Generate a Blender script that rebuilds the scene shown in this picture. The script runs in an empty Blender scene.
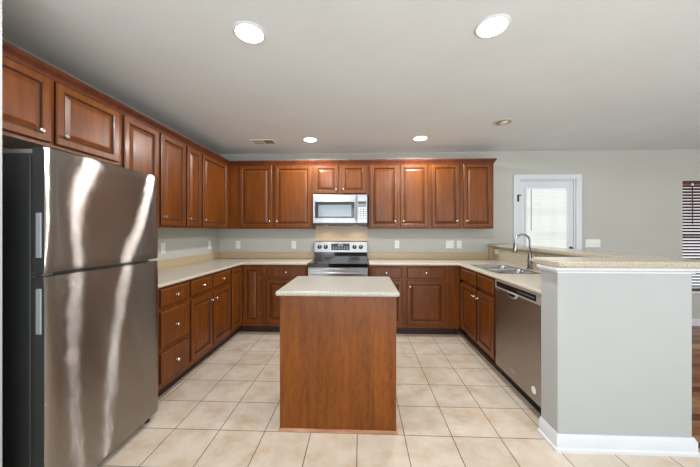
import bpy, bmesh, math, random
from math import sin, cos, pi
from mathutils import Vector, Matrix

S = bpy.context.scene
COL = S.collection
R = random.Random(7)

# ------------------------------------------------------------------ camera
cam_d = bpy.data.cameras.new('camera')
cam = bpy.data.objects.new('camera', cam_d)
COL.objects.link(cam)
cam.location = (0, 0, 1.35)
cam.rotation_euler = (pi/2, 0, 0.039)
cam_d.sensor_width = 36
cam_d.lens = 281/700*36
cam_d.shift_y = -2.3/700
cam_d.clip_start = 0.02
S.camera = cam

# ------------------------------------------------------------------ world, lights, exposure
W = bpy.data.worlds.new('sky')
S.world = W
W.use_nodes = True
bg = W.node_tree.nodes['Background']
bg.inputs[0].default_value = (0.88, 0.94, 1.0, 1)
bg.inputs[1].default_value = 1.3
CAN_POWER = 17.0
CAN_GLOW = 9.0
REAR_POWER = 160.0
FLOOR_POWER = 140.0
SIDE_POWER = 25.0
S.view_settings.view_transform = 'Standard'
S.view_settings.look = 'None'
S.view_settings.gamma = 1
S.view_settings.use_curve_mapping = False
S.view_settings.exposure = -0.05

def area(name, loc, rot, sx, sy, power, color=(1, 1, 1)):
    d = bpy.data.lights.new(name, 'AREA')
    d.shape = 'RECTANGLE'; d.size = sx; d.size_y = sy
    d.energy = power; d.color = color
    o = bpy.data.objects.new(name, d)
    COL.objects.link(o)
    o.location = loc; o.rotation_euler = rot
    return o
# added daylight-coloured fill lamps behind and beside the kitchen; no windows modelled there
area('daylight_fill', (1.2, -4.9, 1.3), (pi/2, 0, 0), 6.0, 2.1, REAR_POWER, (0.92, 0.965, 1.0))
area('daylight_fill', (6.3, 1.0, 1.4), (pi/2, 0, pi/2), 3.0, 1.8, SIDE_POWER, (0.97, 0.985, 1.0))

# added upward fill lamp at floor level behind the camera, brightens the ceiling
area('upward_fill', (1.8, -1.7, .02), (pi, 0, 0), 6.0, 1.4, FLOOR_POWER, (.93, .97, 1.0))

# ------------------------------------------------------------------ materials
def srgb(r, g, b):
    def f(c):
        c /= 255
        return c/12.92 if c <= .04045 else ((c+.055)/1.055)**2.4
    return (f(r), f(g), f(b), 1)

def mat(name, rgb, rough=.5, metal=0, coat=0, spec=.5):
    m = bpy.data.materials.new(name)
    m.use_nodes = True
    p = m.node_tree.nodes['Principled BSDF']
    p.inputs['Base Color'].default_value = srgb(*rgb)
    p.inputs['Roughness'].default_value = rough
    p.inputs['Metallic'].default_value = metal
    p.inputs['Coat Weight'].default_value = coat
    p.inputs['Coat Roughness'].default_value = .15
    p.inputs['Specular IOR Level'].default_value = spec
    return m, m.node_tree.nodes, m.node_tree.links, p

def coords(n, l, scale=(1, 1, 1), loc=(0, 0, 0)):
    t = n.new('ShaderNodeTexCoord'); mp = n.new('ShaderNodeMapping')
    mp.inputs['Scale'].default_value = scale
    mp.inputs['Location'].default_value = loc
    l.new(t.outputs['Object'], mp.inputs['Vector'])
    return mp.outputs[0]

def noise(n, l, vec, scale, detail=3, rough=.5):
    t = n.new('ShaderNodeTexNoise')
    t.inputs['Scale'].default_value = scale
    t.inputs['Detail'].default_value = detail
    t.inputs['Roughness'].default_value = rough
    l.new(vec, t.inputs['Vector'])
    return t.outputs['Fac']

def ramp(n, l, fac, stops):
    r = n.new('ShaderNodeValToRGB')
    el = r.color_ramp.elements
    while len(el) < len(stops): el.new(.5)
    for e, (p, c) in zip(el, stops):
        e.position = p; e.color = srgb(*c) if isinstance(c, tuple) else (c, c, c, 1)
    l.new(fac, r.inputs['Fac'])
    return r.outputs['Color']

def mix(n, l, fac, a, b, mode='MIX'):
    x = n.new('ShaderNodeMix'); x.data_type = 'RGBA'; x.blend_type = mode
    if isinstance(fac, (int, float)): x.inputs[0].default_value = fac
    else: l.new(fac, x.inputs[0])
    for i, v in ((6, a), (7, b)):
        if isinstance(v, tuple): x.inputs[i].default_value = srgb(*v)
        else: l.new(v, x.inputs[i])
    return x.outputs[2]

def bump(n, l, p, fac, strength, dist=.002):
    b = n.new('ShaderNodeBump')
    b.inputs['Strength'].default_value = strength
    b.inputs['Distance'].default_value = dist
    l.new(fac, b.inputs['Height'])
    l.new(b.outputs[0], p.inputs['Normal'])

def simple(name, rgb, rough=.5, metal=0, coat=0, var=.04, scale=6):
    m, n, l, p = mat(name, rgb, rough, metal, coat)
    c = coords(n, l)
    f = noise(n, l, c, scale)
    lo = tuple(max(0, x*(1-var)) for x in rgb); hi = tuple(min(255, x*(1+var)) for x in rgb)
    l.new(ramp(n, l, f, [(.3, lo), (.7, hi)]), p.inputs['Base Color'])
    return m

def wood(name, dark, mid, light, stretch=(26, 26, 1.6), rough=.33, fleck=False):
    m, n, l, p = mat(name, mid, rough, 0, .05, .3)
    c = coords(n, l, stretch)
    f1 = noise(n, l, c, 1.0, 6, .6)
    base = ramp(n, l, f1, [(.25, dark), (.5, mid), (.78, light)])
    c2 = coords(n, l, (2.2, 2.2, 1.1))
    f2 = noise(n, l, c2, 1.3, 2)
    blotch = ramp(n, l, f2, [(.3, .78), (.7, 1.12)])
    col = mix(n, l, .8, base, blotch, 'MULTIPLY')
    if fleck:
        c3 = coords(n, l, (55, 55, 14))
        f3 = noise(n, l, c3, 1.0, 4, .7)
        fl = ramp(n, l, f3, [(.47, 1.0), (.62, .70)])
        col = mix(n, l, .8, col, fl, 'MULTIPLY')
    l.new(col, p.inputs['Base Color'])
    bump(n, l, p, f1, .08)
    return m

M = {}
M['wood'] = wood('cherry_wood', (88, 44, 9), (109, 57, 13), (130, 72, 20), (30, 30, 3), .34)
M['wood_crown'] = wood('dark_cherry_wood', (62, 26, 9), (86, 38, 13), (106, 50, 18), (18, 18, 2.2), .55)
M['dark_edge'] = simple('dark_brown_edging', (52, 22, 8), .65)
M['wood_island'] = wood('island_veneer', (102, 52, 10), (126, 67, 12), (142, 80, 20), (30, 30, 2.0), .38, True)
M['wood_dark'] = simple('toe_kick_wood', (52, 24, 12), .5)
M['wood_strip'] = wood('raw_wood_strip', (150, 95, 66), (190, 142, 112), (222, 190, 165), (3, 30, 30), .6)
M['wall'] = simple('greige_wall_paint', (190, 190, 183), .7, var=.01, scale=2)
M['wall_pale'] = simple('pale_grey_wall_paint', (180, 183, 183), .6, var=.01, scale=2)
M['ceil'] = simple('ceiling_paint', (224, 228, 230), .85, var=.01, scale=2)
M['white'] = simple('white_trim_paint', (220, 224, 229), .35, var=.01)
M['plate'] = simple('white_plastic', (235, 236, 234), .35, var=.01)
M['black'] = simple('black_plastic', (18, 18, 20), .3)
M['gap'] = simple('dark_rubber', (12, 11, 11), .7)
M['glassblack'] = mat('black_glass', (8, 9, 11), .06, 0, .5)[0]
M['fridge_side'] = simple('charcoal_enamel', (44, 46, 45), .45)
M['nickel'] = mat('brushed_nickel', (205, 200, 192), .25, 1)[0]
M['chrome'] = mat('chrome', (170, 172, 176), .12, 1)[0]
M['slotdark'] = simple('slot_grey', (120, 118, 112), .6)

def steel(name, rgb, rough, aniso, rot=0.0, grain=(3, 3, 320)):
    m, n, l, p = mat(name, rgb, rough, 1)
    p.inputs['Anisotropic'].default_value = aniso
    p.inputs['Anisotropic Rotation'].default_value = rot
    t = n.new('ShaderNodeTangent'); t.direction_type = 'RADIAL'; t.axis = 'Z'
    l.new(t.outputs[0], p.inputs['Tangent'])
    c = coords(n, l, grain)
    f = noise(n, l, c, 1, 3)
    lo = tuple(x*.94 for x in rgb); hi = tuple(min(255, x*1.05) for x in rgb)
    l.new(ramp(n, l, f, [(.3, lo), (.7, hi)]), p.inputs['Base Color'])
    return m
def brushed(name, rgb, rough):
    # horizontal brush lines: the micro-normal tips up and down only, so highlights smear vertically
    m, n, l, p = mat(name, rgb, rough, 1)
    t = n.new('ShaderNodeTexCoord')
    wn = n.new('ShaderNodeTexWhiteNoise'); wn.noise_dimensions = '3D'
    sc = n.new('ShaderNodeVectorMath'); sc.operation = 'SCALE'; sc.inputs['Scale'].default_value = 4000
    l.new(t.outputs['Object'], sc.inputs[0]); l.new(sc.outputs[0], wn.inputs['Vector'])
    def mth(op, a, b=None):
        x = n.new('ShaderNodeMath'); x.operation = op
        for i, v in enumerate((a, b)):
            if v is None: continue
            if isinstance(v, (int, float)): x.inputs[i].default_value = v
            else: l.new(v, x.inputs[i])
        return x.outputs[0]
    r = mth('SUBTRACT', mth('MULTIPLY', wn.outputs['Value'], 2.0), 1.0)
    s = mth('DIVIDE', mth('MULTIPLY', r, .19), mth('SUBTRACT', 1.06, mth('ABSOLUTE', r)))
    cb = n.new('ShaderNodeCombineXYZ'); l.new(s, cb.inputs[2])
    g = n.new('ShaderNodeNewGeometry')
    ad = n.new('ShaderNodeVectorMath'); ad.operation = 'ADD'
    l.new(g.outputs['Normal'], ad.inputs[0]); l.new(cb.outputs[0], ad.inputs[1])
    nm = n.new('ShaderNodeVectorMath'); nm.operation = 'NORMALIZE'
    l.new(ad.outputs[0], nm.inputs[0]); l.new(nm.outputs[0], p.inputs['Normal'])
    return m
M['steel'] = brushed('brushed_steel', (160, 154, 148), .085)
M['steel_dish'] = brushed('brushed_steel_panel', (178, 171, 164), .22)
M['steel_app'] = steel('appliance_steel', (164, 165, 167), .33, .5, .25)
M['sinksteel'] = mat('sink_steel', (175, 178, 182), .22, 1)[0]

def stone(name, base, dark, light, rough=.28, sc=230):
    m, n, l, p = mat(name, base, rough, 0, .1)
    c = coords(n, l)
    f = noise(n, l, c, sc, 2, .7)
    col = ramp(n, l, f, [(.33, dark), (.46, base), (.58, base), (.68, light)])
    f2 = noise(n, l, c, 60, 3, .6)
    col2 = mix(n, l, .5, col, ramp(n, l, f2, [(.35, .9), (.65, 1.05)]), 'MULTIPLY')
    l.new(col2, p.inputs['Base Color'])
    return m
M['counter'] = stone('speckled_laminate', (206, 198, 182), (166, 152, 132), (226, 220, 208))
M['counter_island'] = stone('speckled_laminate_pale', (180, 176, 166), (124, 116, 102), (206, 203, 196), .28, 150)
M['splash'] = stone('tan_laminate', (196, 176, 142), (158, 134, 98), (216, 200, 170), .35)
M['bartop'] = stone('speckled_bar_laminate', (188, 178, 160), (134, 114, 90), (212, 202, 184), .2, 130)

def tile_floor():
    m, n, l, p = mat('ceramic_tile', (205, 190, 168), .32)
    T = .3116
    c = coords(n, l, (1, 1, 1), (-.287 + 20*T, -2.184 + 20*T, 0))
    b = n.new('ShaderNodeTexBrick')
    b.offset = 0; b.squash = 1
    b.inputs['Scale'].default_value = 1
    b.inputs['Brick Width'].default_value = T
    b.inputs['Row Height'].default_value = T
    b.inputs['Mortar Size'].default_value = .0028
    b.inputs['Mortar Smooth'].default_value = .2
    b.inputs['Color1'].default_value = (0, 0, 0, 1)
    b.inputs['Color2'].default_value = (1, 1, 1, 1)
    l.new(c, b.inputs['Vector'])
    g = coords(n, l)
    f = noise(n, l, g, 5.5, 5, .6)
    mott = ramp(n, l, f, [(.28, (198, 174, 148)), (.5, (212, 198, 181)), (.72, (223, 211, 196))])
    f2 = noise(n, l, g, 40, 4, .7)
    mott = mix(n, l, .5, mott, ramp(n, l, f2, [(.3, .9), (.7, 1.06)]), 'MULTIPLY')
    # tile to tile tone
    sep = n.new('ShaderNodeSeparateColor'); l.new(b.outputs['Color'], sep.inputs[0])
    tone = ramp(n, l, sep.outputs[0], [(0, .95), (1, 1.03)])
    mott = mix(n, l, 1.0, mott, tone, 'MULTIPLY')
    col = mix(n, l, b.outputs['Fac'], mott, (84, 70, 56))
    l.new(col, p.inputs['Base Color'])
    bp = n.new('ShaderNodeBump'); bp.invert = True
    bp.inputs['Strength'].default_value = .3; bp.inputs['Distance'].default_value = .003
    l.new(b.outputs['Fac'], bp.inputs['Height']); l.new(bp.outputs[0], p.inputs['Normal'])
    return m
M['tile'] = tile_floor()

def plank_floor():
    m, n, l, p = mat('plank', (120, 70, 45), .3)
    c = coords(n, l)
    b = n.new('ShaderNodeTexBrick')
    b.offset = .37
    b.inputs['Scale'].default_value = 1
    b.inputs['Brick Width'].default_value = .9
    b.inputs['Row Height'].default_value = .075
    b.inputs['Mortar Size'].default_value = .0012
    b.inputs['Color1'].default_value = (0, 0, 0, 1); b.inputs['Color2'].default_value = (1, 1, 1, 1)
    l.new(c, b.inputs['Vector'])
    sep = n.new('ShaderNodeSeparateColor'); l.new(b.outputs['Color'], sep.inputs[0])
    base = ramp(n, l, sep.outputs[0], [(0, (104, 62, 38)), (.5, (150, 98, 64)), (1, (186, 138, 100))])
    g = coords(n, l, (2, 40, 1))
    f = noise(n, l, g, 1, 5)
    col = mix(n, l, .6, base, ramp(n, l, f, [(.3, .75), (.7, 1.15)]), 'MULTIPLY')
    col = mix(n, l, b.outputs['Fac'], col, (40, 22, 14))
    l.new(col, p.inputs['Base Color'])
    return m
M['plank'] = plank_floor()

def glow(name, rgb, s):
    m, n, l, p = mat(name, rgb, .4)
    p.inputs['Emission Color'].default_value = srgb(*rgb)
    p.inputs['Emission Strength'].default_value = s
    return m
M['lamp'] = glow('lamp_lens', (250, 252, 255), CAN_GLOW)
M['lamp_dim'] = glow('small_lamp_lens', (255, 225, 200), 1.5)

def glass():
    m, n, l, p = mat('window_glass', (245, 250, 250), .0)
    out = n['Material Output']
    tr = n.new('ShaderNodeBsdfTransparent'); gl = n.new('ShaderNodeBsdfGlossy')
    gl.inputs['Roughness'].default_value = .02
    mx = n.new('ShaderNodeMixShader'); mx.inputs[0].default_value = .08
    l.new(tr.outputs[0], mx.inputs[1]); l.new(gl.outputs[0], mx.inputs[2])
    l.new(mx.outputs[0], out.inputs['Surface'])
    return m
M['glass'] = glass()

def shade():
    m, n, l, p = mat('shade_fabric', (248, 246, 238), .8)
    out = n['Material Output']
    tl = n.new('ShaderNodeBsdfTranslucent'); tl.inputs['Color'].default_value = srgb(255, 253, 244)
    mx = n.new('ShaderNodeMixShader'); mx.inputs[0].default_value = .85
    l.new(p.outputs[0], mx.inputs[1]); l.new(tl.outputs[0], mx.inputs[2])
    l.new(mx.outputs[0], out.inputs['Surface'])
    return m
M['shade'] = shade()
M['slat'] = simple('slat_wood', (92, 50, 38), .65, var=.1, scale=20)

# ------------------------------------------------------------------ mesh helpers (verts given in room coordinates)
ORIGIN = {}
class MB:
    def __init__(self): self.bm = bmesh.new()
    def box(self, x0, x1, y0, y1, z0, z1):
        v = [self.bm.verts.new((x, y, z)) for x in (x0, x1) for y in (y0, y1) for z in (z0, z1)]
        for f in ((0, 1, 3, 2), (4, 6, 7, 5), (0, 4, 5, 1), (2, 3, 7, 6), (0, 2, 6, 4), (1, 5, 7, 3)):
            self.bm.faces.new([v[i] for i in f])
        return self
    def loft(self, rings, cap0=True, cap1=True, closed=True):
        vs = [[self.bm.verts.new(p) for p in r] for r in rings]
        k = len(vs[0])
        for a, b in zip(vs, vs[1:]):
            for i in range(k if closed else k-1):
                j = (i+1) % k
                self.bm.faces.new((a[i], a[j], b[j], b[i]))
        if cap0: self.bm.faces.new(list(reversed(vs[0])))
        if cap1: self.bm.faces.new(vs[-1])
        return self
    def tube(self, pts, radii, seg=16):
        pts = [Vector(p) for p in pts]
        if isinstance(radii, (int, float)): radii = [radii]*len(pts)
        rings = []; up = None
        for i, p in enumerate(pts):
            t = (pts[min(i+1, len(pts)-1)] - pts[max(i-1, 0)]).normalized()
            if up is None:
                up = Vector((0, 0, 1)) if abs(t.z) < .9 else Vector((1, 0, 0))
            a = (up - t*up.dot(t)).normalized(); b = t.cross(a); up = a
            rings.append([p + (a*cos(2*pi*k/seg) + b*sin(2*pi*k/seg))*radii[i] for k in range(seg)])
        return self.loft(rings)
    def lathe(self, c, axis, prof, seg=24):
        # prof: list of (distance along axis, radius)
        axis = Vector(axis).normalized(); c = Vector(c)
        up = Vector((0, 0, 1)) if abs(axis.z) < .9 else Vector((1, 0, 0))
        a = (up - axis*up.dot(axis)).normalized(); b = axis.cross(a)
        rings = [[c + axis*d + (a*cos(2*pi*k/seg) + b*sin(2*pi*k/seg))*r for k in range(seg)] for d, r in prof]
        return self.loft(rings)
    def cells(self, xs, ys, z0, z1, mask, axis='z'):
        # slab made of grid cells; axis z: xs,ys are X,Y ; axis y: xs,ys are X,Z and z0,z1 are Y
        def P(i, j, k):
            a, b, c = xs[i], ys[j], (z0, z1)[k]
            return (a, b, c) if axis == 'z' else (a, c, b)
        V = {}
        def v(*q):
            if q not in V: V[q] = self.bm.verts.new(P(*q))
            return V[q]
        nx, ny = len(xs)-1, len(ys)-1
        on = lambda i, j: 0 <= i < nx and 0 <= j < ny and mask(i, j)
        for i in range(nx):
            for j in range(ny):
                if not on(i, j): continue
                self.bm.faces.new([v(i, j, 1), v(i+1, j, 1), v(i+1, j+1, 1), v(i, j+1, 1)])
                self.bm.faces.new([v(i, j, 0), v(i, j+1, 0), v(i+1, j+1, 0), v(i+1, j, 0)])
                if not on(i-1, j): self.bm.faces.new([v(i, j, 0), v(i, j, 1), v(i, j+1, 1), v(i, j+1, 0)])
                if not on(i+1, j): self.bm.faces.new([v(i+1, j, 0), v(i+1, j+1, 0), v(i+1, j+1, 1), v(i+1, j, 1)])
                if not on(i, j-1): self.bm.faces.new([v(i, j, 0), v(i+1, j, 0), v(i+1, j, 1), v(i, j, 1)])
                if not on(i, j+1): self.bm.faces.new([v(i, j+1, 0), v(i, j+1, 1), v(i+1, j+1, 1), v(i+1, j+1, 0)])
        bmesh.ops.dissolve_limit(self.bm, angle_limit=.01, verts=self.bm.verts, edges=self.bm.edges)
        return self

def obj(name, mb, material, parent=None, bevel=0, seg=2, smooth=False, origin=None, label=None):
    bm = mb.bm
    o_ = Vector(origin) if origin is not None else (ORIGIN[parent.name] if parent else Vector((0, 0, 0)))
    bmesh.ops.recalc_face_normals(bm, faces=bm.faces)
    bmesh.ops.translate(bm, verts=bm.verts, vec=-o_)
    me = bpy.data.meshes.new(name)
    bm.to_mesh(me); bm.free()
    me.materials.append(material)
    o = bpy.data.objects.new(name, me)
    COL.objects.link(o)
    ORIGIN[o.name] = o_
    if parent: o.parent = parent
    else: o.location = o_
    if smooth:
        for f in me.polygons: f.use_smooth = True
        try: me.set_sharp_from_angle(angle=math.radians(40))
        except Exception: pass
    if bevel:
        b = o.modifiers.new('bevel', 'BEVEL')
        b.width = bevel; b.segments = seg; b.limit_method = 'ANGLE'; b.angle_limit = math.radians(50)
    if label: o['label'] = label
    return o

def thing(name, label, cat, loc, group=None):
    o = bpy.data.objects.new(name, None)
    COL.objects.link(o)
    o.location = loc; o.empty_display_size = .1
    o['label'] = label; o['category'] = cat
    if group: o['group'] = group
    ORIGIN[o.name] = Vector(loc)
    return o
def tag(o, label, cat, group=None):
    o['label'] = label; o['category'] = cat
    if group: o['group'] = group
    return o
def struct(o, label=None):
    o['kind'] = 'structure'
    if label: o['label'] = label
    return o
def copy_tree(root, loc, rotz, label):
    def cp(o, par):
        c = o.copy(); COL.objects.link(c); c.parent = par
        for ch in [x for x in list(COL.objects) if x.parent == o]: cp(ch, c)
        return c
    r = cp(root, None)
    r.location = loc; r.rotation_euler = (0, 0, rotz); r['label'] = label
    return r

# ------------------------------------------------------------------ room
XL, XR, YB, YR, ZC = -2.16, 6.4, 4.20, -5.0, 2.52
CT, CB = .94, .91      # worktop top and underside

struct(obj('floor', MB().cells([XL-.1, 1.93, XR], [YR, 1.83, YB+.1], -.06, 0, lambda i, j: not (i == 1 and j == 1)), M['tile']))
struct(obj('floor', MB().box(1.93, XR, 1.83, YB+.1, -.06, 0), M['plank']))
struct(obj('ceiling', MB().box(XL-.1, XR, YR, YB+.1, ZC, ZC+.08), M['ceil']))
struct(obj('wall_left', MB().box(XL-.1, XL, YR, YB+.1, 0, ZC), M['wall']))
DX0, DX1, DZ = 2.30, 3.11, 2.105
WX0, WX1, WZ0, WZ1 = 4.594, 5.65, .495, 2.07
struct(obj('wall_back', MB().cells([XL, DX0, DX1, WX0, WX1, XR], [0, WZ0, WZ1, DZ, ZC], YB, YB+.12,
       lambda i, j: not (i == 1 and j < 3) and not (i == 3 and j == 1), 'y'), M['wall']))
struct(obj('wall_right', MB().box(XR, XR+.1, YR, YB+.1, 0, ZC), M['wall']))
struct(obj('wall_front_left', MB().box(XL, -1.556, 1.03, 1.16, 0, ZC), M['wall_pale']))
# half walls of the peninsula
PX0, PX1, PY0, PY1 = 1.215, 2.01, 1.785, 1.95
struct(obj('wall_peninsula', MB().box(PX0, PX1, PY0, PY1, 0, 1.128), M['wall_pale'], bevel=.006, seg=3))
struct(obj('wall_bar', MB().box(1.93, PX1, PY1, YB, 0, 1.128), M['wall_pale']))

def profile_run(path, prof, mb):
    """sweep a 2D profile (out, z) along a horizontal polyline; 'out' is to the right of travel"""
    n = len(path); rings = []
    for i, (x, y) in enumerate(path):
        p = Vector((x, y))
        ds = []
        if i > 0: ds.append((p-Vector(path[i-1])).normalized())
        if i < n-1: ds.append((Vector(path[i+1])-p).normalized())
        ns = [Vector((d.y, -d.x)) for d in ds]
        if len(ns) == 2:
            m_ = (ns[0]+ns[1]).normalized(); m_ = m_/m_.dot(ns[0])
        else: m_ = ns[0]
        rings.append([(x+m_.x*o, y+m_.y*o, z) for o, z in prof])
    return mb.loft(rings)
bprof = [(0, 0), (.026, 0), (.026, .016), (.015, .024), (.015, .078), (.009, .088), (.006, .1), (0, .1)]
struct(obj('baseboard_peninsula', profile_run([(PX0-.0005, PY1-.004), (PX0-.0005, PY0-.0005), (PX1+.0005, PY0-.0005), (PX1+.0005, YB-.001)][::-1],
       [(-o, z) for o, z in bprof], MB()), M['white'], smooth=True))
struct(obj('baseboard_back', MB().box(3.19, XR, YB-.014, YB-.0005, 0, .1), M['white'], bevel=.004))
# white moulding tucked under the bar top
mprof = [(0, 1.092), (.008, 1.092), (.011, 1.102), (.022, 1.108), (.03, 1.113), (.03, 1.127), (0, 1.127)]
struct(obj('trim_1', profile_run([(PX0-.0005, PY1-.004), (PX0-.0005, PY0-.0005), (PX1+.0005, PY0-.0005), (PX1+.0005, YB-.001)][::-1],
       [(-o, z) for o, z in mprof], MB()), M['white'], smooth=True))

# ------------------------------------------------------------------ back door
d = thing('door_1', 'white half-glass back door with a white shade, beyond the bar', 'door', (2.7, YB, 0))
d['kind'] = 'structure'; del d['category']
fr = MB().cells([DX0-.078, DX0, DX1, DX1+.078], [0, DZ, DZ+.07], YB-.022, YB-.0005, lambda i, j: not (i == 1 and j == 0), 'y')
obj('door_casing', fr, M['white'], d, bevel=.005)
obj('door_jamb', MB().cells([DX0+.0005, DX0+.022, DX1-.022, DX1-.0005], [0, DZ-.02, DZ-.0005], YB+.001, YB+.119, lambda i, j: not (i == 1 and j == 0), 'y'), M['white'], d)
GX0, GX1, GZ0, GZ1 = 2.395, 3.02, .25, 2.0
sl = MB().cells([DX0+.026, GX0, GX1, DX1-.026], [.012, GZ0, GZ1, DZ-.024], YB+.012, YB+.055, lambda i, j: not (i == 1 and j == 1), 'y')
slab = obj('door_slab', sl, M['white'], d, bevel=.003)
lf = MB().cells([GX0, GX0+.022, GX1-.022, GX1], [GZ0, GZ0+.022, GZ1-.022, GZ1], YB-.002, YB+.05, lambda i, j: not (i == 1 and j == 1), 'y')
obj('glazing_frame', lf, M['white'], slab, bevel=.005)
obj('glass', MB().box(GX0+.02, GX1-.02, YB+.038, YB+.042, GZ0+.02, GZ1-.02), M['glass'], slab)
mu = MB()
for k in (1, 2): mu.box(GX0+(GX1-GX0)*k/3-.009, GX0+(GX1-GX0)*k/3+.009, YB+.062, YB+.078, GZ0+.02, GZ1-.02)
for k in range(1, 5):
    z = GZ1-(GZ1-GZ0)*k/5.2-.03
    mu.box(GX0+.02, GX1-.02, YB+.062, YB+.078, z-.009, z+.009)
obj('muntin', mu, M['white'], slab)
sh = MB(); nz = 70
pts = [(YB+.014+(.004 if k % 2 else 0), GZ1-.03-(GZ1-GZ0-.06)*k/nz) for k in range(nz+1)]
sh.loft([[(GX0+.0225, y, z) for y, z in pts], [(GX1-.0225, y, z) for y, z in pts]], cap0=False, cap1=False, closed=False)
sd = obj('window_shade', sh, M['shade'], slab)
obj('wand', MB().tube([(2.475, YB-.012, 1.96), (2.475, YB-.012, 1.36)], .005, 8), M['slotdark'], slab, label='grey tilt wand hanging on the shade')
obj('deadbolt', MB().lathe((3.05, YB+.012, 1.10), (0, -1, 0), [(0, .028), (.012, .026), (.014, .012), (.03, .01)], 20), M['black'], slab, smooth=True, label='dark deadbolt turn')
obj('door_knob', MB().lathe((3.05, YB+.012, .95), (0, -1, 0), [(0, .03), (.01, .028), (.012, .012), (.03, .012), (.036, .026), (.055, .028), (.065, .015)], 20), M['black'], slab, smooth=True)
ch = MB().box(2.272, 2.292, YB-.034, YB-.022, 1.78, 1.88).box(2.272, 2.325, YB-.034, YB-.028, 1.865, 1.88)
obj('door_latch', ch, M['black'], d, label='small dark security latch')

# ------------------------------------------------------------------ right window with wooden blind
w = thing('window_1', 'white framed window at the right edge of the back wall', 'window', (WX0, YB, WZ0))
w['kind'] = 'structure'; del w['category']
wf = MB().cells([WX0+.001, WX0+.04, WX1-.04, WX1-.001], [WZ0+.001, WZ0+.04, 1.27, 1.31, WZ1-.04, WZ1-.001], YB+.07, YB+.11,
     lambda i, j: not (i == 1 and j in (1, 3)), 'y')
obj('window_frame', wf, M['white'], w)
obj('glass', MB().box(WX0+.04, WX1-.04, YB+.088, YB+.092, WZ0+.04, WZ1-.04), M['glass'], w)
obj('window_sill', MB().box(WX0-.03, WX1+.03, YB-.03, YB-.0005, WZ0-.03, WZ0-.001), M['white'], w, bevel=.004)
bl = thing('window_blind', 'dark red-brown wooden slat blind hanging in the window at the right edge', 'blind', (5.1, YB+.02, WZ1))
obj('head_rail', MB().box(WX0+.006, WX1-.006, YB+.002, YB+.055, WZ1-.05, WZ1-.003), M['slat'], bl, bevel=.004)
k = 0; z = WZ1-.075
while z > WZ0+.035:
    s_ = MB()
    th = math.radians(-27)
    cy, dy, dz = YB+.03, .026*cos(th), .026*sin(th)
    s_.loft([[(x, cy-dy, z-dz), (x, cy+dy, z+dz), (x, cy+dy, z+dz+.005), (x, cy-dy, z-dz+.005)] for x in (WX0+.008, WX1-.008)])
    obj('slat', s_, M['slat'], bl)
    z -= .0435; k += 1
obj('bottom_rail', MB().box(WX0+.008, WX1-.008, YB+.008, YB+.052, WZ0+.006, WZ0+.026), M['slat'], bl, bevel=.004)
obj('wand', MB().tube([(4.72, YB-.008, WZ1-.03), (4.72, YB-.01, 1.45)], .006, 8), M['slat'], bl)
obj('cord_tassel', MB().lathe((4.72, YB-.008, 2.0), (0, 0, 1), [(0, .012), (.02, .014), (.035, .005)], 12), M['plate'], bl, smooth=True)
cd = MB()
for x in (4.85, 5.4): cd.tube([(x, YB+.003, WZ1-.05), (x, YB+.003, WZ0+.02)], .0015, 6)
obj('ladder_cord', cd, M['plate'], bl)

# ------------------------------------------------------------------ cabinets
# a frame maps (u = along run, n = out of the face, z) to the room
class Face:
    def __init__(self, kind, plane): self.k, self.p = kind, plane
    def pt(self, u, n, z):
        if self.k == 'left': return (self.p+n, u, z)       # faces +X
        if self.k == 'right': return (self.p-n, u, z)      # faces -X
        return (u, self.p-n, z)                            # faces the camera
    def normal(self): return {'left': (1, 0, 0), 'right': (-1, 0, 0), 'back': (0, -1, 0)}[self.k]
    def box(self, mb, u0, u1, n0, n1, z0, z1):
        a, b = self.pt(u0, n0, z0), self.pt(u1, n1, z1)
        return mb.box(min(a[0], b[0]), max(a[0], b[0]), min(a[1], b[1]), max(a[1], b[1]), z0, z1)

def rings_panel(F, u0, u1, z0, z1, steps):
    out = []
    for ins, n in steps:
        out.append([F.pt(u0+ins, n, z0+ins), F.pt(u1-ins, n, z0+ins), F.pt(u1-ins, n, z1-ins), F.pt(u0+ins, n, z1-ins)])
    return MB().loft(out)
def mark_edges(mb, F, band, rect):
    # dark brown on the panel groove and on the outer edges of a door or drawer front
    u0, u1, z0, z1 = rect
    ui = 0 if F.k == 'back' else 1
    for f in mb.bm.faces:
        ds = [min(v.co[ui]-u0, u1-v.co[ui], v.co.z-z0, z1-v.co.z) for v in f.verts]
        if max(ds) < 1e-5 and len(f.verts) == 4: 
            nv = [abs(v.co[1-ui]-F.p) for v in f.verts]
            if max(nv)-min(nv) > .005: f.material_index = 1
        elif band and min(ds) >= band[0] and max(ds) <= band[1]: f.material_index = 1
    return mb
def knob(F, u, z, parent, n=.02):
    c = F.pt(u, n, z)
    obj('knob', MB().lathe(c, F.normal(), [(0, .008), (.003, .0055), (.012, .005), (.016, .012), (.021, .0145), (.026, .012), (.0285, .004)], 16),
        M['nickel'], parent, smooth=True)
def door(F, u0, u1, z0, z1, parent, kn=None, fw=.052):
    fw = min(fw, (u1-u0)*.27)
    st = [(0, .001), (0, .014), (.006, .020), (fw-.010, .020), (fw-.004, .016), (fw, .0085), (fw+.007, .008), (fw+.030, .0165), (fw+.034, .0175)]
    o = obj('door', mark_edges(rings_panel(F, u0, u1, z0, z1, st), F, (fw-.005, fw+.008), (u0, u1, z0, z1)), M['wood'], parent)
    o.data.materials.append(M['dark_edge'])
    if kn: knob(F, kn[0], kn[1], o)
    return o
def drawer(F, u0, u1, z0, z1, parent, kn=True, name='drawer'):
    o = obj(name, mark_edges(rings_panel(F, u0, u1, z0, z1, [(0, .001), (0, .012), (.004, .015), (.012, .020)]), F, None, (u0, u1, z0, z1)), M['wood'], parent)
    o.data.materials.append(M['dark_edge'])
    if kn: knob(F, (u0+u1)/2, (z0+z1)/2, o)
    return o
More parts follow.
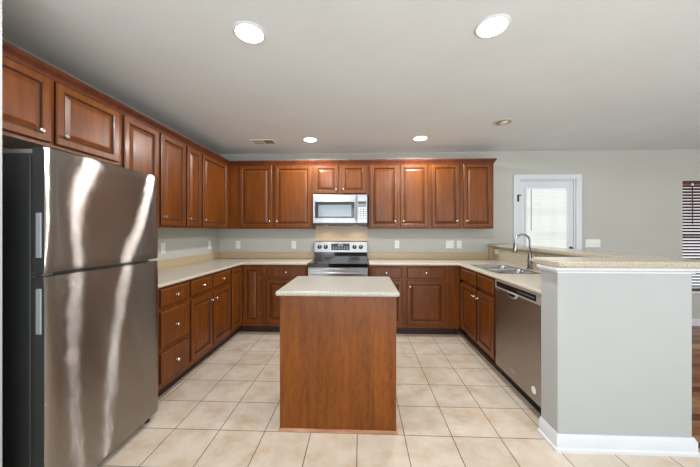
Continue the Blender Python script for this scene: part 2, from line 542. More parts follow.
def carcass(F, u0, u1, z0, z1, depth, parent):
    return obj('carcass', F.box(MB(), u0+.0008, u1-.0008, -depth, 0, z0, z1), M['wood'], parent, bevel=.0015, seg=1)
def unit(name, label, F, u0, u1, z0, cat='cabinet', group=None):
    return thing(name, label, cat, F.pt((u0+u1)/2, -.15, z0), group)

LU = Face('left', -1.87); BU = Face('back', 3.89)
LB = Face('left', -1.57); BB = Face('back', 3.645); RB = Face('right', 1.26)
UZ0, UZ1 = 1.385, 2.285
DUZ0, DUZ1 = 1.405, 2.262
dl = .288   # upper depth left
db = .308
# left uppers
c = unit('wall_cabinet', 'short cherry wall cabinet with two doors above the refrigerator', LU, 1.17, 2.108, 1.855)
carcass(LU, 1.165, 2.108, 1.855, UZ1, dl, c)
door(LU, 1.20, 1.612, 1.878, DUZ1, c, (1.545, 1.93)); door(LU, 1.640, 2.085, 1.878, DUZ1, c, (1.68, 1.94))
c = unit('wall_cabinet', 'narrow cherry wall cabinet directly beside the far edge of the refrigerator, half hidden by it', LU, 2.11, 2.52, UZ0)
carcass(LU, 2.108, 2.521, UZ0, UZ1, dl, c); door(LU, 2.134, 2.505, DUZ0, DUZ1, c, (2.165, 1.5))
c = unit('wall_cabinet', 'cherry wall cabinet on the left wall, first one wholly clear of the refrigerator', LU, 2.52, 2.92, UZ0)
carcass(LU, 2.521, 2.92, UZ0, UZ1, dl, c); door(LU, 2.54, 2.904, DUZ0, DUZ1, c, (2.575, 1.487))
c = unit('wall_cabinet', 'narrowest cherry wall cabinet on the left wall, next to the corner one', LU, 2.92, 3.218, UZ0)
carcass(LU, 2.92, 3.220, UZ0, UZ1, dl, c); door(LU, 2.937, 3.205, DUZ0, DUZ1, c, (2.972, 1.487))
c = unit('wall_cabinet', 'cherry wall cabinet on the left wall that ends in the room corner', LU, 3.22, 3.9, UZ0)
carcass(LU, 3.220, YB-.001, UZ0, UZ1, dl, c); door(LU, 3.232, 3.83, DUZ0, DUZ1, c, (3.27, 1.487))
# back uppers
c = unit('wall_cabinet', 'wide two-door cherry wall cabinet on the back wall left of the microwave', BU, -1.87, -.675, UZ0)
carcass(BU, -1.868, -.675, UZ0, UZ1, db, c)
door(BU, -1.70, -1.245, DUZ0, DUZ1, c, (-1.272, 1.49)); door(BU, -1.20, -.69, DUZ0, DUZ1, c, (-1.168, 1.49))
c = unit('wall_cabinet', 'small two-door cherry wall cabinet above the microwave', BU, -.675, .105, 1.852)
carcass(BU, -.675, .105, 1.852, UZ1, db, c)
door(BU, -.645, -.318, 1.872, DUZ1, c, (-.345, 1.932)); door(BU, -.27, .068, 1.872, DUZ1, c, (-.243, 1.932))
c = unit('wall_cabinet', 'two-door cherry wall cabinet on the back wall right of the microwave', BU, .105, .93, UZ0)
carcass(BU, .105, .932, UZ0, UZ1, db, c)
door(BU, .125, .505, DUZ0, DUZ1, c, (.468, 1.49)); door(BU, .543, .912, DUZ0, DUZ1, c, (.58, 1.49))
c = unit('wall_cabinet', 'two-door cherry wall cabinet at the free right end of the back row', BU, .93, 1.79, UZ0)
carcass(BU, .932, 1.80, UZ0, UZ1, db, c)
door(BU, .968, 1.338, DUZ0, DUZ1, c, (1.303, 1.49)); door(BU, 1.395, 1.775, DUZ0, DUZ1, c, (1.432, 1.49))
# crown moulding
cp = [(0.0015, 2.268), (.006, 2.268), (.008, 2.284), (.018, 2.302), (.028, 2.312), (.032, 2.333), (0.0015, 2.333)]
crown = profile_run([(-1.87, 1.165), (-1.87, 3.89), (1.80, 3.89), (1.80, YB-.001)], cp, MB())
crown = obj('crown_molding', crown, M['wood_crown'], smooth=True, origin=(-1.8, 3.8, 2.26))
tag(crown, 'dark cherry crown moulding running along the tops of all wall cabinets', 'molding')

# base cabinets
BZ0, BZ1 = .105, CB-.002
bd_l, bd_b, bd_r = .585, .55, .585
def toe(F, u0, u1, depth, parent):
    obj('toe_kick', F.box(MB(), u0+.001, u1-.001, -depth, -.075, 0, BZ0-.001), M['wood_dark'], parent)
c = unit('base_cabinet', 'cherry base cabinet of three stacked drawers beside the refrigerator', LB, 2.10, 2.505, 0)
carcass(LB, 2.05, 2.505, BZ0, BZ1, bd_l, c); toe(LB, 2.05, 2.505, bd_l, c)
drawer(LB, 2.13, 2.486, .752, .89, c); drawer(LB, 2.13, 2.486, .43, .712, c); drawer(LB, 2.13, 2.486, .155, .392, c)
c = unit('base_cabinet', 'cherry base cabinet with two drawers over two doors on the left wall', LB, 2.505, 3.31, 0)
carcass(LB, 2.505, 3.312, BZ0, BZ1, bd_l, c); toe(LB, 2.505, 3.312, bd_l, c)
drawer(LB, 2.523, 2.892, .752, .89, c); drawer(LB, 2.915, 3.29, .752, .89, c)
door(LB, 2.523, 2.892, .15, .712, c, (2.862, .637)); door(LB, 2.915, 3.29, .15, .712, c, (2.947, .637))
c = thing('corner_cabinet', 'cherry corner base cabinet with two narrow doors meeting in the left inner corner', 'cabinet', (-1.8, 3.8, 0))
cc = MB().cells([XL+.001, -1.57, -1.302], [3.313, 3.645, YB-.001], BZ0, BZ1, lambda i, j: not (i == 1 and j == 0))
obj('carcass', cc, M['wood'], c)
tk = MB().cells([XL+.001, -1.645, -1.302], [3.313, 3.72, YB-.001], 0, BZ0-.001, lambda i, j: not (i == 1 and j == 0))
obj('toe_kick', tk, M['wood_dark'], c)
door(LB, 3.335, 3.618, .15, .888, c); dd = door(BB, -1.543, -1.315, .15, .888, c)
for z in (.28, .74):
    obj('hinge', MB().box(-1.313, -1.304, 3.628, 3.644, z-.02, z+.02), M['nickel'], dd)
c = unit('base_cabinet', 'cherry base cabinet with one drawer and door just left of the range', BB, -1.3, -.69, 0)
carcass(BB, -1.300, -.695, BZ0, BZ1, bd_b, c); toe(BB, -1.300, -.695, bd_b, c)
drawer(BB, -1.235, -.715, .745, .888, c); door(BB, -1.235, -.715, .15, .712, c, (-.755, .64))
c = unit('base_cabinet', 'cherry base cabinet with one drawer and door just right of the range', BB, .1, .55, 0)
carcass(BB, .105, .552, BZ0, BZ1, bd_b, c); toe(BB, .105, .552, bd_b, c)
drawer(BB, .125, .525, .745, .888, c); door(BB, .125, .525, .15, .712, c, (.16, .64))
c = unit('base_cabinet', 'cherry base cabinet with drawer, door and wide plain filler in the right inner corner', BB, .55, 1.26, 0)
carcass(BB, .552, 1.259, BZ0, BZ1, bd_b, c); toe(BB, .552, 1.259, bd_b, c)
drawer(BB, .59, 1.075, .745, .888, c); door(BB, .59, 1.075, .15, .712, c, (.628, .64))
c = unit('sink_cabinet', 'cherry sink base cabinet with two doors under plain false fronts', RB, 2.695, 3.64, 0)
sc_ = MB()   # hollow box: the sink bowls hang inside
for q in ((2.670, 2.688, -bd_r, 0, BZ0, BZ1), (3.62, 3.643, -bd_r, 0, BZ0, BZ1), (2.688, 3.62, -bd_r, 0, BZ0, BZ0+.018), (2.688, 3.62, -bd_r, -bd_r+.012, BZ0+.018, BZ1)):
    RB.box(sc_, *q)
for q in ((2.688, 2.71, .845, .9), (2.688, 3.62, .872, BZ1), (2.688, 3.62, .70, .75), (2.688, 3.62, BZ0, .16), (2.688, 2.70, .15, .88), (3.05, 3.11, .15, .88), (3.54, 3.62, .15, .88)):
    RB.box(sc_, q[0], q[1], -.02, 0, q[2], q[3])
obj('carcass', sc_, M['wood'], c)
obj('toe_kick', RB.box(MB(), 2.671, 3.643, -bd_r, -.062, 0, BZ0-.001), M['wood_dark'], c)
drawer(RB, 2.69, 3.062, .75, .89, c, False, 'false_front'); drawer(RB, 3.10, 3.55, .75, .89, c, False, 'false_front')
door(RB, 2.69, 3.062, .15, .712, c, (3.035, .637)); door(RB, 3.10, 3.55, .15, .712, c, (3.13, .637))

# ------------------------------------------------------------------ worktops with backsplash
def worktop(name, label, mb, m=M['counter'], org=(0, 0, 0), bev=.013):
    o = obj(name, mb, m, bevel=bev, seg=4, origin=org)
    return tag(o, label, 'countertop')
wl = worktop('countertop', 'beige speckled L-shaped laminate worktop left of the range',
    MB().cells([XL+.001, -1.545, -.693], [2.04, 3.615, YB-.001], CB, CT, lambda i, j: not (i == 1 and j == 0)), org=(-1.8, 3.9, CB))
bs = MB().cells([XL+.001, XL+.02, -.693], [2.04, YB-.02, YB-.001], CT+.0005, 1.035, lambda i, j: not (i == 1 and j == 0))
obj('backsplash', bs, M['splash'], wl, bevel=.003, label='low tan backsplash strip')
SX0, SX1, SY0, SY1 = 1.325, 1.74, 2.76, 3.46
wr = worktop('countertop', 'beige speckled L-shaped laminate worktop right of the range, holding the sink',
    MB().cells([.103, 1.235, SX0+.012, SX1-.012, 1.929], [PY1+.001, SY0+.012, SY1-.012, 3.615, YB-.001], CB, CT,
      lambda i, j: not (i == 0 and j < 3) and not (i == 2 and j == 1)), org=(1.5, 3.9, CB))
obj('backsplash', MB().box(.103, 1.86, YB-.02, YB-.001, CT+.0005, 1.035), M['splash'], wr, bevel=.003, label='low tan backsplash strip')
pil = MB().box(1.86, 1.9285, YB-.06, YB-.001, CT+.0005, 1.127)
obj('end_panel', pil, M['splash'], wr, bevel=.003, label='short tan laminate upright at the wall')
obj('bar_backsplash', MB().box(1.912, 1.9285, PY1+.002, YB-.061, CT+.0005, 1.127), M['bartop'], wr, label='tall beige laminate backsplash below the bar top')
# range wall panel
pn = obj('backsplash_panel', MB().box(-.672, .10, YB-.008, YB-.0005, CT-.03, 1.432), M['splash'], origin=(-.28, YB, .9))
tag(pn, 'tan laminate wall panel between the range and the microwave', 'panel')
# bar top
bt = MB()
def rounded(pts, rads):
    out = []
    n = len(pts)
    for i, (x, y) in enumerate(pts):
        r = rads[i]
        if r == 0: out.append((x, y)); continue
        p = Vector((x, y)); a = (Vector(pts[i-1])-p).normalized(); b = (Vector(pts[(i+1) % n])-p).normalized()
        p0, p1 = p+a*r, p+b*r
        for k in range(7):
            t = k/6; q = p0*(1-t)**2 + p*2*t*(1-t) + p1*t*t
            out.append((q.x, q.y))
    return out
poly = rounded([(1.195, 1.73), (2.19, 1.73), (2.19, YB-.001), (1.862, YB-.001), (1.862, 2.05), (1.195, 2.05)], [.05, .06, 0, 0, .03, .05])
bt.loft([[(x, y, 1.1285) for x, y in poly], [(x, y, 1.168) for x, y in poly]])
o = obj('bar_top', bt, M['bartop'], bevel=.014, seg=4, origin=(1.9, 2.5, 1.1285))
tag(o, 'raised beige speckled bar top on the pale half wall', 'bar top')

# ------------------------------------------------------------------ island
isl = thing('kitchen_island', 'rectangular cherry veneer island standing alone on the tile floor', 'island', (-.16, 2.2, 0))
IX0, IX1, IY0, IY1 = -.545, .232, 1.885, 2.46
obj('body', MB().box(IX0, IX1, IY0, IY1, .012, CB+.007), M['wood_island'], isl, bevel=.002)
for x0 in (IX0-.003, IX1-.009):
    obj('corner_strip', MB().box(x0, x0+.012, IY0-.003, IY0+.009, .019, CB+.006), M['wood_island'], isl)
obj('base_strip', MB().box(IX0-.012, IX1+.012, IY0-.012, IY1+.012, 0, .0115).box(IX0-.01, IX1+.01, IY0-.01, IY0-.0005, .012, .018), M['wood_strip'], isl, label='worn pale strip round the foot')
wt = obj('island_countertop', MB().box(-.572, .255, 1.845, 2.50, CB+.0075, .95), M['counter_island'], bevel=.014, seg=4, origin=(-.16, 2.2, CB+.0075))
tag(wt, 'pale grey-beige speckled worktop lying on the island', 'countertop')

# ------------------------------------------------------------------ refrigerator
f = thing('refrigerator', 'stainless steel top-freezer refrigerator with dark grey sides at left', 'refrigerator', (-1.8, 1.6, 0))
FY0, FY1 = 1.252, 1.985
obj('body', MB().box(-2.13, -1.545, FY0+.004, FY1-.004, .03, 1.715), M['fridge_side'], f, bevel=.006)
obj('gasket', MB().box(-1.5455, -1.533, FY0+.012, FY1-.012, .07, 1.71), M['slotdark'], f, label='grey door seal')
def fridge_door(name, z0, z1, wk=1.0):
    mb = MB(); N = 28; K = 18
    x_back, x_f = -1.532, -1.467
    def fx(s, t):
        e = 1-(2*s-1)**2
        edge = min(1, s/.03, (1-s)/.03)
        tz = min(1, t/.06, (1-t)/.06)
        wav = wk*(.0016*sin(2.2*pi*s+.9+1.9*t)*sin(pi*t)+.0010*sin(5.0*s+3.3*t))
        return x_f + .010*e - .006*(1-math.sqrt(max(0, 1-(1-edge)**2))) - .004*(1-tz)**2 + wav*edge
    front = [[mb.bm.verts.new((fx(i/N, j/K), FY0+(FY1-FY0)*i/N, z0+(z1-z0)*j/K)) for j in range(K+1)] for i in range(N+1)]
    back = [[mb.bm.verts.new((x_back, FY0+(FY1-FY0)*i/N, z0+(z1-z0)*j/K)) for j in range(K+1)] for i in range(N+1)]
    F = mb.bm.faces.new
    for i in range(N):
        for j in range(K):
            F((front[i][j], front[i+1][j], front[i+1][j+1], front[i][j+1]))
            F((back[i][j], back[i][j+1], back[i+1][j+1], back[i+1][j]))
        F((front[i][0], back[i][0], back[i+1][0], front[i+1][0]))
        F((front[i][K], front[i+1][K], back[i+1][K], back[i][K]))
    sidef = []
    for j in range(K):
        sidef.append(F((front[0][j], front[0][j+1], back[0][j+1], back[0][j])))
        sidef.append(F((front[N][j], back[N][j], back[N][j+1], front[N][j+1])))
    for s_ in sidef: s_.material_index = 1
    for fc in mb.bm.faces: fc.smooth = True
    o = obj(name, mb, M['steel'], f)
    o.data.materials.append(M['fridge_side'])
    o.data.set_sharp_from_angle(angle=math.radians(35))
    return o
M['grip'] = mat('grip_silver', (150, 153, 157), .5, .3)[0]
fz = fridge_door('freezer_door', 1.155, 1.742)
rd = fridge_door('refrigerator_door', .053, 1.136, .35)
for par, z0, z1 in ((fz, 1.225, 1.437), (rd, .868, 1.082)):
    obj('handle', MB().box(-1.514, -1.486, FY0-.004, FY0+.006, z0, z1), M['grip'], par, bevel=.006, seg=3, label='silver recessed grip strip')
obj('hinge_cover', MB().box(-2.0, -1.515, FY0+.004, FY0+.11, 1.7155, 1.738), M['slotdark'], f, bevel=.006, label='grey hinge cover on top')
obj('middle_hinge', MB().box(-1.535, -1.49, FY0+.004, FY0+.05, 1.139, 1.151), M['chrome'], f)
obj('foot_grille', MB().box(-1.56, -1.535, FY0+.02, FY1-.02, .012, .05), M['black'], f)
for y in (FY0+.07, FY1-.05):
    obj('foot', MB().lathe((-1.525, y, 0), (0, 0, 1), [(0, .024), (.012, .024), (.018, .012), (.052, .012)], 16), M['black'], f, smooth=True)

# ------------------------------------------------------------------ range
RX0, RX1 = -.685, .093
M['burner'] = simple('burner_print', (60, 60, 62), .3)
r = thing('range', 'stainless steel electric range with black glass cooktop set in the back row', 'range', (-.3, 3.9, 0))
obj('body', MB().box(RX0+.002, RX1-.002, 3.625, 4.17, .03, .885), M['steel_app'], r, bevel=.003)
obj('cooktop', MB().box(RX0-.001, RX1+.003, 3.575, 4.10, .8855, .938), M['glassblack'], r, bevel=.006, seg=3, label='black glass cooktop')
for x, y, q in ((-.5, 3.75, .1), (-.1, 3.75, .085), (-.5, 3.98, .075), (-.1, 3.98, .09)):
    obj('burner_ring', MB().lathe((x, y, .9382), (0, 0, 1), [(0, q), (.0006, q), (.0006, q-.004), (.0001, q-.006)], 32), M['burner'], r)
od = obj('oven_door', MB().box(RX0+.004, RX1-.004, 3.585, 3.6245, .25, .872), M['steel_app'], r, bevel=.006)
obj('oven_window', MB().box(-.57, -.02, 3.5835, 3.5848, .38, .70), M['glassblack'], od, label='black oven window')
hb = MB().tube([(-.63, 3.545, .815), (.04, 3.545, .815)], .012, 16)
for x in (-.60, .01): hb.tube([(x, 3.586, .815), (x, 3.545, .815)], .009, 10)
obj('handle', hb, M['steel_app'], od, smooth=True)
obj('storage_drawer', MB().box(RX0+.004, RX1-.004, 3.588, 3.6245, .07, .24), M['steel_app'], r, bevel=.006)
bgd = MB().loft([[(x, 4.105, .9385), (x, 4.19, .9385), (x, 4.19, 1.04), (x, 4.105, 1.04)] for x in (RX0+.005, RX1-.005)])
obj('vent_riser', bgd, M['glassblack'], r, label='black riser below the controls')
cpn = MB().loft([[(x, 4.085, 1.041), (x, 4.19, 1.041), (x, 4.19, 1.205), (x, 4.13, 1.205), (x, 4.105, 1.195)] for x in (RX0+.001, RX1-.001)])
cpan = obj('control_panel', cpn, M['steel_app'], r, bevel=.004)
def py(z): return 4.085 + .02*(z-1.041)/.154
disp = MB().loft([[(x, py(1.075)-.001, 1.075), (x, py(1.075)+.01, 1.075), (x, py(1.17)+.01, 1.17), (x, py(1.17)-.001, 1.17)] for x in (-.435, -.165)])
dsp = obj('display', disp, M['glassblack'], cpan, label='dark display window')
M['led'] = simple('display_grey', (150, 160, 170), .3)
bb = MB()
for i in range(6):
    for z in (1.092, 1.113):
        x = -.415+i*.041; bb.box(x, x+.024, py(z)-.0022, py(z)-.0012, z, z+.011)
bb.box(-.34, -.26, py(1.14)-.0022, py(1.14)-.0012, 1.135, 1.157)
obj('button', bb, M['led'], dsp)
for x in (-.605, -.515, -.095, 0.0):
    kb = obj('burner_knob', MB().lathe((x, py(1.12)+.002, 1.12), (0, -1, .13), [(0, .031), (.006, .031), (.008, .024), (.028, .021), (.03, .018)], 24), M['black'], cpan, smooth=True)
    obj('pointer', MB().box(x-.003, x+.003, py(1.12)-.034, py(1.12)-.026, 1.115, 1.143), M['plate'], kb)
for x in (-.66, .06):
    for y in (3.66, 4.13):
        obj('foot', MB().lathe((x, y, 0), (0, 0, 1), [(0, .018), (.03, .015)], 12), M['black'], r)

# ------------------------------------------------------------------ microwave
MX0, MX1, MF = -.655, .085, 3.80
MZ0, MZ1 = 1.434, 1.846
m_ = thing('microwave', 'stainless steel over-the-range microwave mounted under the small cabinet', 'microwave', (-.28, 4.0, MZ0))
obj('case', MB().box(MX0, MX1, MF+.03, YB-.01, MZ0, MZ1), M['black'], m_, bevel=.003)
CX = MX0+.60
md = obj('door', MB().cells([MX0, MX0+.03, CX-.035, CX], [MZ0+.025, MZ0+.095, MZ1-.1, MZ1], MF, MF+.029, lambda i, j: not (i == 1 and j == 1), 'y'), M['steel_app'], m_, bevel=.004)
obj('window', MB().cells([MX0+.031, MX0+.075, CX-.075, CX-.036], [MZ0+.096, MZ0+.115, MZ1-.135, MZ1-.101], MF+.003, MF+.02, lambda i, j: not (i == 1 and j == 1), 'y'), M['glassblack'], md, label='black window border')
M['mesh'] = mat('window_mesh', (120, 130, 138), .12, .3, .5)[0]
obj('window_pane', MB().box(MX0+.0755, CX-.0755, MF+.006, MF+.018, MZ0+.1155, MZ1-.1355), M['mesh'], md, label='grey screened glass')
hd = MB().tube([(CX-.012, MF-.035, MZ0+.06), (CX-.012, MF-.038, MZ0+.2), (CX-.012, MF-.035, MZ1-.035)], .011, 14)
for z in (MZ0+.075, MZ1-.05): hd.tube([(CX-.012, MF+.001, z), (CX-.012, MF-.036, z)], .008, 10)
obj('handle', hd, M['steel_app'], md, smooth=True)
cpx = obj('control_panel', MB().box(CX+.002, MX1, MF, MF+.029, MZ0+.025, MZ1), M['steel_app'], m_, bevel=.004)
kp = obj('keypad', MB().box(CX+.012, MX1-.012, MF-.0015, MF-.0003, MZ0+.09, MZ1-.09), M['mesh'], cpx, label='grey glossy keypad')
kb_ = MB()
for i in range(3):
    for j in range(5):
        x = CX+.022+i*.037; z = MZ0+.1+j*.03
        kb_.box(x, x+.026, MF-.0028, MF-.0016, z, z+.018)
obj('key', kb_, M['plate'], kp)
obj('display', MB().box(CX+.02, MX1-.02, MF-.0028, MF-.0016, MZ1-.122, MZ1-.1), M['black'], kp)
for x in (MX0+.16, MX1-.16):
    tl = obj('task_light', MB().lathe((x, MF+.20, MZ0-.0005), (0, 0, -1), [(0, .028), (.001, .027)], 20), M['lamp_dim'], m_, label='lit lamp in the underside')
    d_ = bpy.data.lights.new('task_lamp', 'SPOT'); d_.energy = 2.0; d_.spot_size = math.radians(150); d_.spot_blend = .5; d_.shadow_soft_size = .02; d_.color = (1, .82, .70)
    lo = bpy.data.objects.new('task_lamp', d_); COL.objects.link(lo); lo.location = (x, MF+.20, MZ0-.012)
obj('vent_grille', MB().box(MX0+.01, MX1-.01, MF+.005, MF+.0295, MZ0, MZ0+.0245), M['black'], m_)

# ------------------------------------------------------------------ dishwasher
dw = thing('dishwasher', 'stainless steel dishwasher built in beside the half wall', 'dishwasher', (1.5, 2.35, 0))
WY0, WY1 = 2.005, 2.664
obj('tub', MB().box(1.275, 1.84, WY0+.004, WY1-.004, .10, .9), M['gap'], dw)
dz1 = .83
ddo = MB(); 
ddo.box(1.250, 1.2745, WY0, WY1, .118, dz1-.001)
dd = obj('door', ddo, M['steel_dish'], dw, bevel=.005)
M['silver'] = mat('silver_trim', (205, 205, 205), .4, .6)[0]
pnl = obj('control_panel', MB().box(1.246, 1.2745, WY0, WY1, dz1, .906), M['silver'], dw, bevel=.004)
obj('control_strip', MB().box(1.2442, 1.2457, WY0+.045, WY1-.03, .848, .893), M['black'], pnl, label='black strip of controls')
kk = MB()
for i in range(7): kk.box(1.2434, 1.2441, WY0+.07+i*.033, WY0+.084+i*.033, .866, .874)
obj('button', kk, M['led'], pnl)
# pocket handle: half-moon lip below the panel
hm = MB(); ym, hw_ = 2.36, .078
arc = [(ym+hw_*cos(pi+pi*k/14), .838+.045*sin(pi+pi*k/14)) for k in range(15)]
hm.loft([[(1.2475, y, z) for y, z in arc], [(1.2365, ym+(y-ym)*.86, .838+(z-.838)*.8) for y, z in arc], ])
obj('handle', hm, M['silver'], dd, bevel=.002, label='half-moon pocket handle')
hm2 = MB()
arc2 = [(ym+.058*cos(pi+pi*k/14), .836+.028*sin(pi+pi*k/14)) for k in range(15)]
hm2.loft([[(1.2360, y, z) for y, z in arc2], [(1.2345, y, z) for y, z in arc2]])
obj('handle_recess', hm2, M['black'], dd)
obj('round_badge', MB().lathe((1.2498, 2.085, .20), (-1, 0, 0), [(0, .027), (.0012, .027)], 28), M['plate'], dd, label='round pale sticker low on the door')
ob = MB()
el = [(2.37+.045*cos(2*pi*k/24), .2+.0*k+.012*sin(2*pi*k/24)) for k in range(24)]
el2 = [(2.37+.038*cos(2*pi*k/24), .2+.007*sin(2*pi*k/24)) for k in range(24)]
vs = [[ob.bm.verts.new((x, y, z)) for y, z in e] for x, e in ((1.2499, el), (1.2486, el), (1.2486, el2), (1.2499, el2))]
for a, b in zip(vs, vs[1:]):
    for i in range(24): ob.bm.faces.new((a[i], a[(i+1) % 24], b[(i+1) % 24], b[i]))
obj('emblem', ob, M['led'], dd, label='faint oval maker emblem')
obj('toe_kick', MB().box(1.325, 1.4, WY0, WY1, .0, .099), M['gap'], dw)

# ------------------------------------------------------------------ sink and faucet
sk = thing('sink', 'double-bowl stainless steel sink set in the right worktop', 'sink', ((SX0+SX1)/2, (SY0+SY1)/2, CT))
by = [SY0+.035, (SY0+SY1)/2-.012, (SY0+SY1)/2+.012, SY1-.035]
bx = [SX0+.03, SX1-.03]
rm = MB().cells([SX0, bx[0], bx[1], SX1], [SY0, by[0], by[1], by[2], by[3], SY1], CT+.0006, CT+.0046,
    lambda i, j: not (i == 1 and j in (1, 3)))
obj('rim', rm, M['sinksteel'], sk, bevel=.0015)
for a, b in ((by[0], by[1]), (by[2], by[3])):
    s_ = MB()
    def rr(x0, x1, y0, y1, z, rad):
        return [(x, y, z) for x, y in rounded([(x0, y0), (x1, y0), (x1, y1), (x0, y1)], [rad]*4)]
    s_.loft([rr(bx[0]-.001, bx[1]+.001, a-.001, b+.001, CT+.004, .03), rr(bx[0]+.004, bx[1]-.004, a+.004, b-.004, CT-.01, .035),
             rr(bx[0]+.008, bx[1]-.008, a+.008, b-.008, CT-.15, .04), rr(bx[0]+.04, bx[1]-.04, a+.04, b-.04, CT-.172, .05)], cap0=False)
    bowl = obj('bowl', s_, M['sinksteel'], sk, smooth=True)
    obj('drain', MB().lathe(((bx[0]+bx[1])/2, (a+b)/2, CT-.1715), (0, 0, 1), [(0, .042), (.002, .042), (.003, .03), (.0005, .02)], 24), M['chrome'], bowl, smooth=True)
fx_, fy_ = 1.822, 3.105
fc = thing('faucet', 'chrome gooseneck kitchen faucet standing behind the sink', 'faucet', (fx_, fy_, CT))
obj('base', MB().lathe((fx_, fy_, CT+.0005), (0, 0, 1), [(0, .034), (.006, .034), (.012, .027), (.05, .026), (.10, .028), (.13, .022), (.17, .0145)], 24), M['chrome'], fc, smooth=True)
pts = [(fx_, fy_, CT+.13), (fx_, fy_, CT+.3)]
for k in range(1, 13):
    t = pi*k/12*.98
    pts.append((fx_-.076+.076*cos(t), fy_, CT+.3+.075*sin(t)))
pts.append((fx_-.154, fy_, CT+.275))
obj('spout', MB().tube(pts, .0115, 16), M['chrome'], fc, smooth=True)
obj('spray_head', MB().tube([(fx_-.153, fy_, CT+.29), (fx_-.155, fy_, CT+.25), (fx_-.160, fy_, CT+.19), (fx_-.161, fy_, CT+.18)], [.014, .018, .027, .025], 20), M['chrome'], fc, smooth=True)
hl = MB().tube([(fx_+.01, fy_, CT+.075), (fx_+.038, fy_-.004, CT+.08)], .017, 14).tube([(fx_+.036, fy_-.004, CT+.078), (fx_+.045, fy_-.01, CT+.12), (fx_+.06, fy_-.02, CT+.155)], [.013, .010, .008], 12)
obj('lever_handle', hl, M['chrome'], fc, smooth=True)

# ------------------------------------------------------------------ outlets and switches
def outlet_proto(loc, label):
    o = thing('wall_outlet', label, 'outlet', loc, 'wall outlets above the worktops')
    x, y, z = loc
    pl = obj('cover_plate', MB().box(x-.035, x+.035, y-.006, y-.0005, z-.058, z+.058), M['plate'], o, bevel=.003)
    for dz in (-.021, .021):
        s = obj('socket', MB().box(x-.017, x+.017, y-.0085, y-.0062, z+dz-.015, z+dz+.015), M['plate'], o, bevel=.003)
        obj('slot', MB().box(x-.008, x-.006, y-.0090, y-.0086, z+dz-.004, z+dz+.006).box(x+.006, x+.008, y-.0090, y-.0086, z+dz-.004, z+dz+.006), M['slotdark'], s)
    return o
op = outlet_proto((-1.865, YB, 1.145), 'white wall outlet on the back wall, the one nearest the left room corner')
copy_tree(op, (-1.01, YB, 1.145), 0, 'white wall outlet on the back wall between the left corner and the range')
copy_tree(op, (.535, YB, 1.155), 0, 'white wall outlet on the back wall first to the right of the range')
copy_tree(op, (1.445, YB, 1.155), 0, 'white wall outlet right beside the double switch on the back wall')
copy_tree(op, (XL, 2.985, 1.165), pi/2, 'white wall outlet on the left wall close to the refrigerator')
copy_tree(op, (XL, 3.93, 1.155), pi/2, 'white wall outlet on the left wall close to the room corner')
ho = copy_tree(op, (1.912, 4.035, 1.062), -pi/2, 'white outlet set sideways in the bar backsplash past the sink')
ho.rotation_euler = (0, pi/2, -pi/2)
def switch(loc, n, label):
    x, y, z = loc
    w_ = .035+.0235*(n-1)
    o = thing('light_switch', label, 'switch', loc, None)
    obj('cover_plate', MB().box(x-w_, x+w_, y-.006, y-.0005, z-.058, z+.058), M['plate'], o, bevel=.003)
    for i in range(n):
        cx = x+(i-(n-1)/2)*.047
        obj('toggle', MB().box(cx-.005, cx+.005, y-.016, y-.0062, z-.002, z+.012).box(cx-.008, cx+.008, y-.0075, y-.0061, z-.016, z+.016), M['plate'], o)
switch((1.31, YB, 1.155), 2, 'white double light switch plate on the back wall under the end cabinet')
switch((3.35, YB, 1.175), 4, 'wide white four-gang switch plate right of the back door')

# ------------------------------------------------------------------ ceiling fixtures
def can(loc, label):
    x, y, z = loc
    o = thing('recessed_light', label, 'ceiling light', loc, 'lit recessed ceiling lights')
    obj('trim_ring', MB().cells([x-.1, x+.1], [y-.1, y+.1], z-.0055, z-.0005, lambda i, j: True) if False else ring(x, y, z), M['white'], o, smooth=True)
    obj('lens', MB().lathe((x, y, z-.0045), (0, 0, -1), [(0, .078), (.004, .077), (.009, .06), (.011, .02)], 32), M['lamp'], o, smooth=True, label='glowing lens')
    d_ = bpy.data.lights.new('can_lamp', 'SPOT')
    d_.energy = CAN_POWER*4; d_.spot_size = math.radians(176); d_.spot_blend = .12; d_.shadow_soft_size = .07
    d_.color = (1.0, .99, .97)
    lo = bpy.data.objects.new('can_lamp', d_)
    COL.objects.link(lo); lo.parent = o; lo.location = (0, 0, -.03)
    return o
def ring(x, y, z, r0=.078, r1=.096):
    mb = MB(); seg = 40
    prof = [(r0, -.0005), (r0, -.007), (r0+.004, -.009), (r1-.004, -.006), (r1, -.0015), (r1, -.0005)]
    vs = [[mb.bm.verts.new((x+r*cos(2*pi*k/seg), y+r*sin(2*pi*k/seg), z+dz)) for k in range(seg)] for r, dz in prof]
    for a, b in zip(vs, vs[1:]+vs[:1]):
        for i in range(seg): mb.bm.faces.new((a[i], a[(i+1) % seg], b[(i+1) % seg], b[i]))
    return mb
cn = can((-.656, 1.632, ZC), 'lit recessed ceiling light, the near one on the refrigerator side')
copy_tree(cn, (.749, 1.636, ZC), 0, 'lit recessed ceiling light, the near one on the sink side')
copy_tree(cn, (-.645, 3.56, ZC), 0, 'lit recessed ceiling light, the far one next to the ceiling vent')
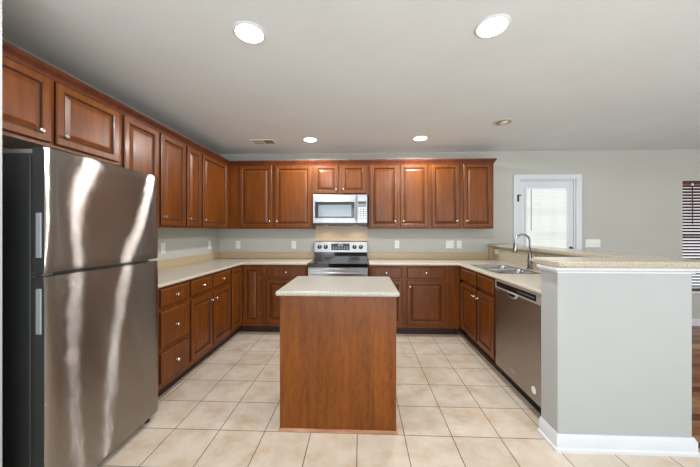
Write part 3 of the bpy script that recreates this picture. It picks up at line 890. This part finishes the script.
copy_tree(cn, (.745, 3.56, ZC), 0, 'lit recessed ceiling light, the far one right of the microwave')
ux, uy = 1.52, 3.07
u = thing('eyeball_light', 'unlit round metal recessed ceiling fixture nearest the back door', 'ceiling light', (ux, uy, ZC))
M['satin'] = simple('satin_beige_metal', (205, 198, 186), .4)
M['satin_dark'] = simple('satin_grey_metal', (150, 142, 130), .4)
obj('trim_ring', ring(ux, uy, ZC, .07, .098), M['satin'], u, smooth=True)
obj('reflector', MB().lathe((ux, uy, ZC-.001), (0, 0, -1), [(0, .0695), (.001, .068)], 32), M['satin_dark'], u)
obj('eyeball', MB().lathe((ux+.006, uy, ZC-.002), (.2, 0, -1), [(0, .05), (.01, .048), (.018, .038), (.022, .02)], 28), M['satin'], u, smooth=True)
vx0, vx1, vy0, vy1 = -1.43, -1.11, 3.53, 3.73
v = thing('ceiling_vent', 'small rectangular louvred air vent in the ceiling near the left corner', 'vent', ((vx0+vx1)/2, (vy0+vy1)/2, ZC))
obj('frame', MB().cells([vx0, vx0+.025, (vx0+vx1)/2-.006, (vx0+vx1)/2+.006, vx1-.025, vx1], [vy0, vy0+.025, vy1-.025, vy1], ZC-.008, ZC-.0005,
    lambda i, j: not (i in (1, 3) and j == 1)), M['plate'], v, bevel=.002)
obj('duct_opening', MB().box(vx0+.025, vx1-.025, vy0+.025, vy1-.025, ZC-.002, ZC-.0006), M['gap'], v)
M['louvre'] = simple('louvre_beige', (190, 178, 158), .5)
for a, b, tilt in ((vx0+.026, (vx0+vx1)/2-.007, -1), ((vx0+vx1)/2+.007, vx1-.026, 1)):
    lv = MB(); nn = 9
    for i in range(nn):
        x = a+(b-a)*(i+.5)/nn
        hx = .0065
        lv.loft([[(x-hx, y, ZC-.0025 if tilt > 0 else ZC-.0095), (x+hx, y, ZC-.0095 if tilt > 0 else ZC-.0025), (x+hx+.0012, y, ZC-.0085 if tilt > 0 else ZC-.0022), (x-hx+.0012, y, ZC-.0022 if tilt > 0 else ZC-.0085)] for y in (vy0+.026, vy1-.026)])
    obj('louvre', lv, M['louvre'], v)
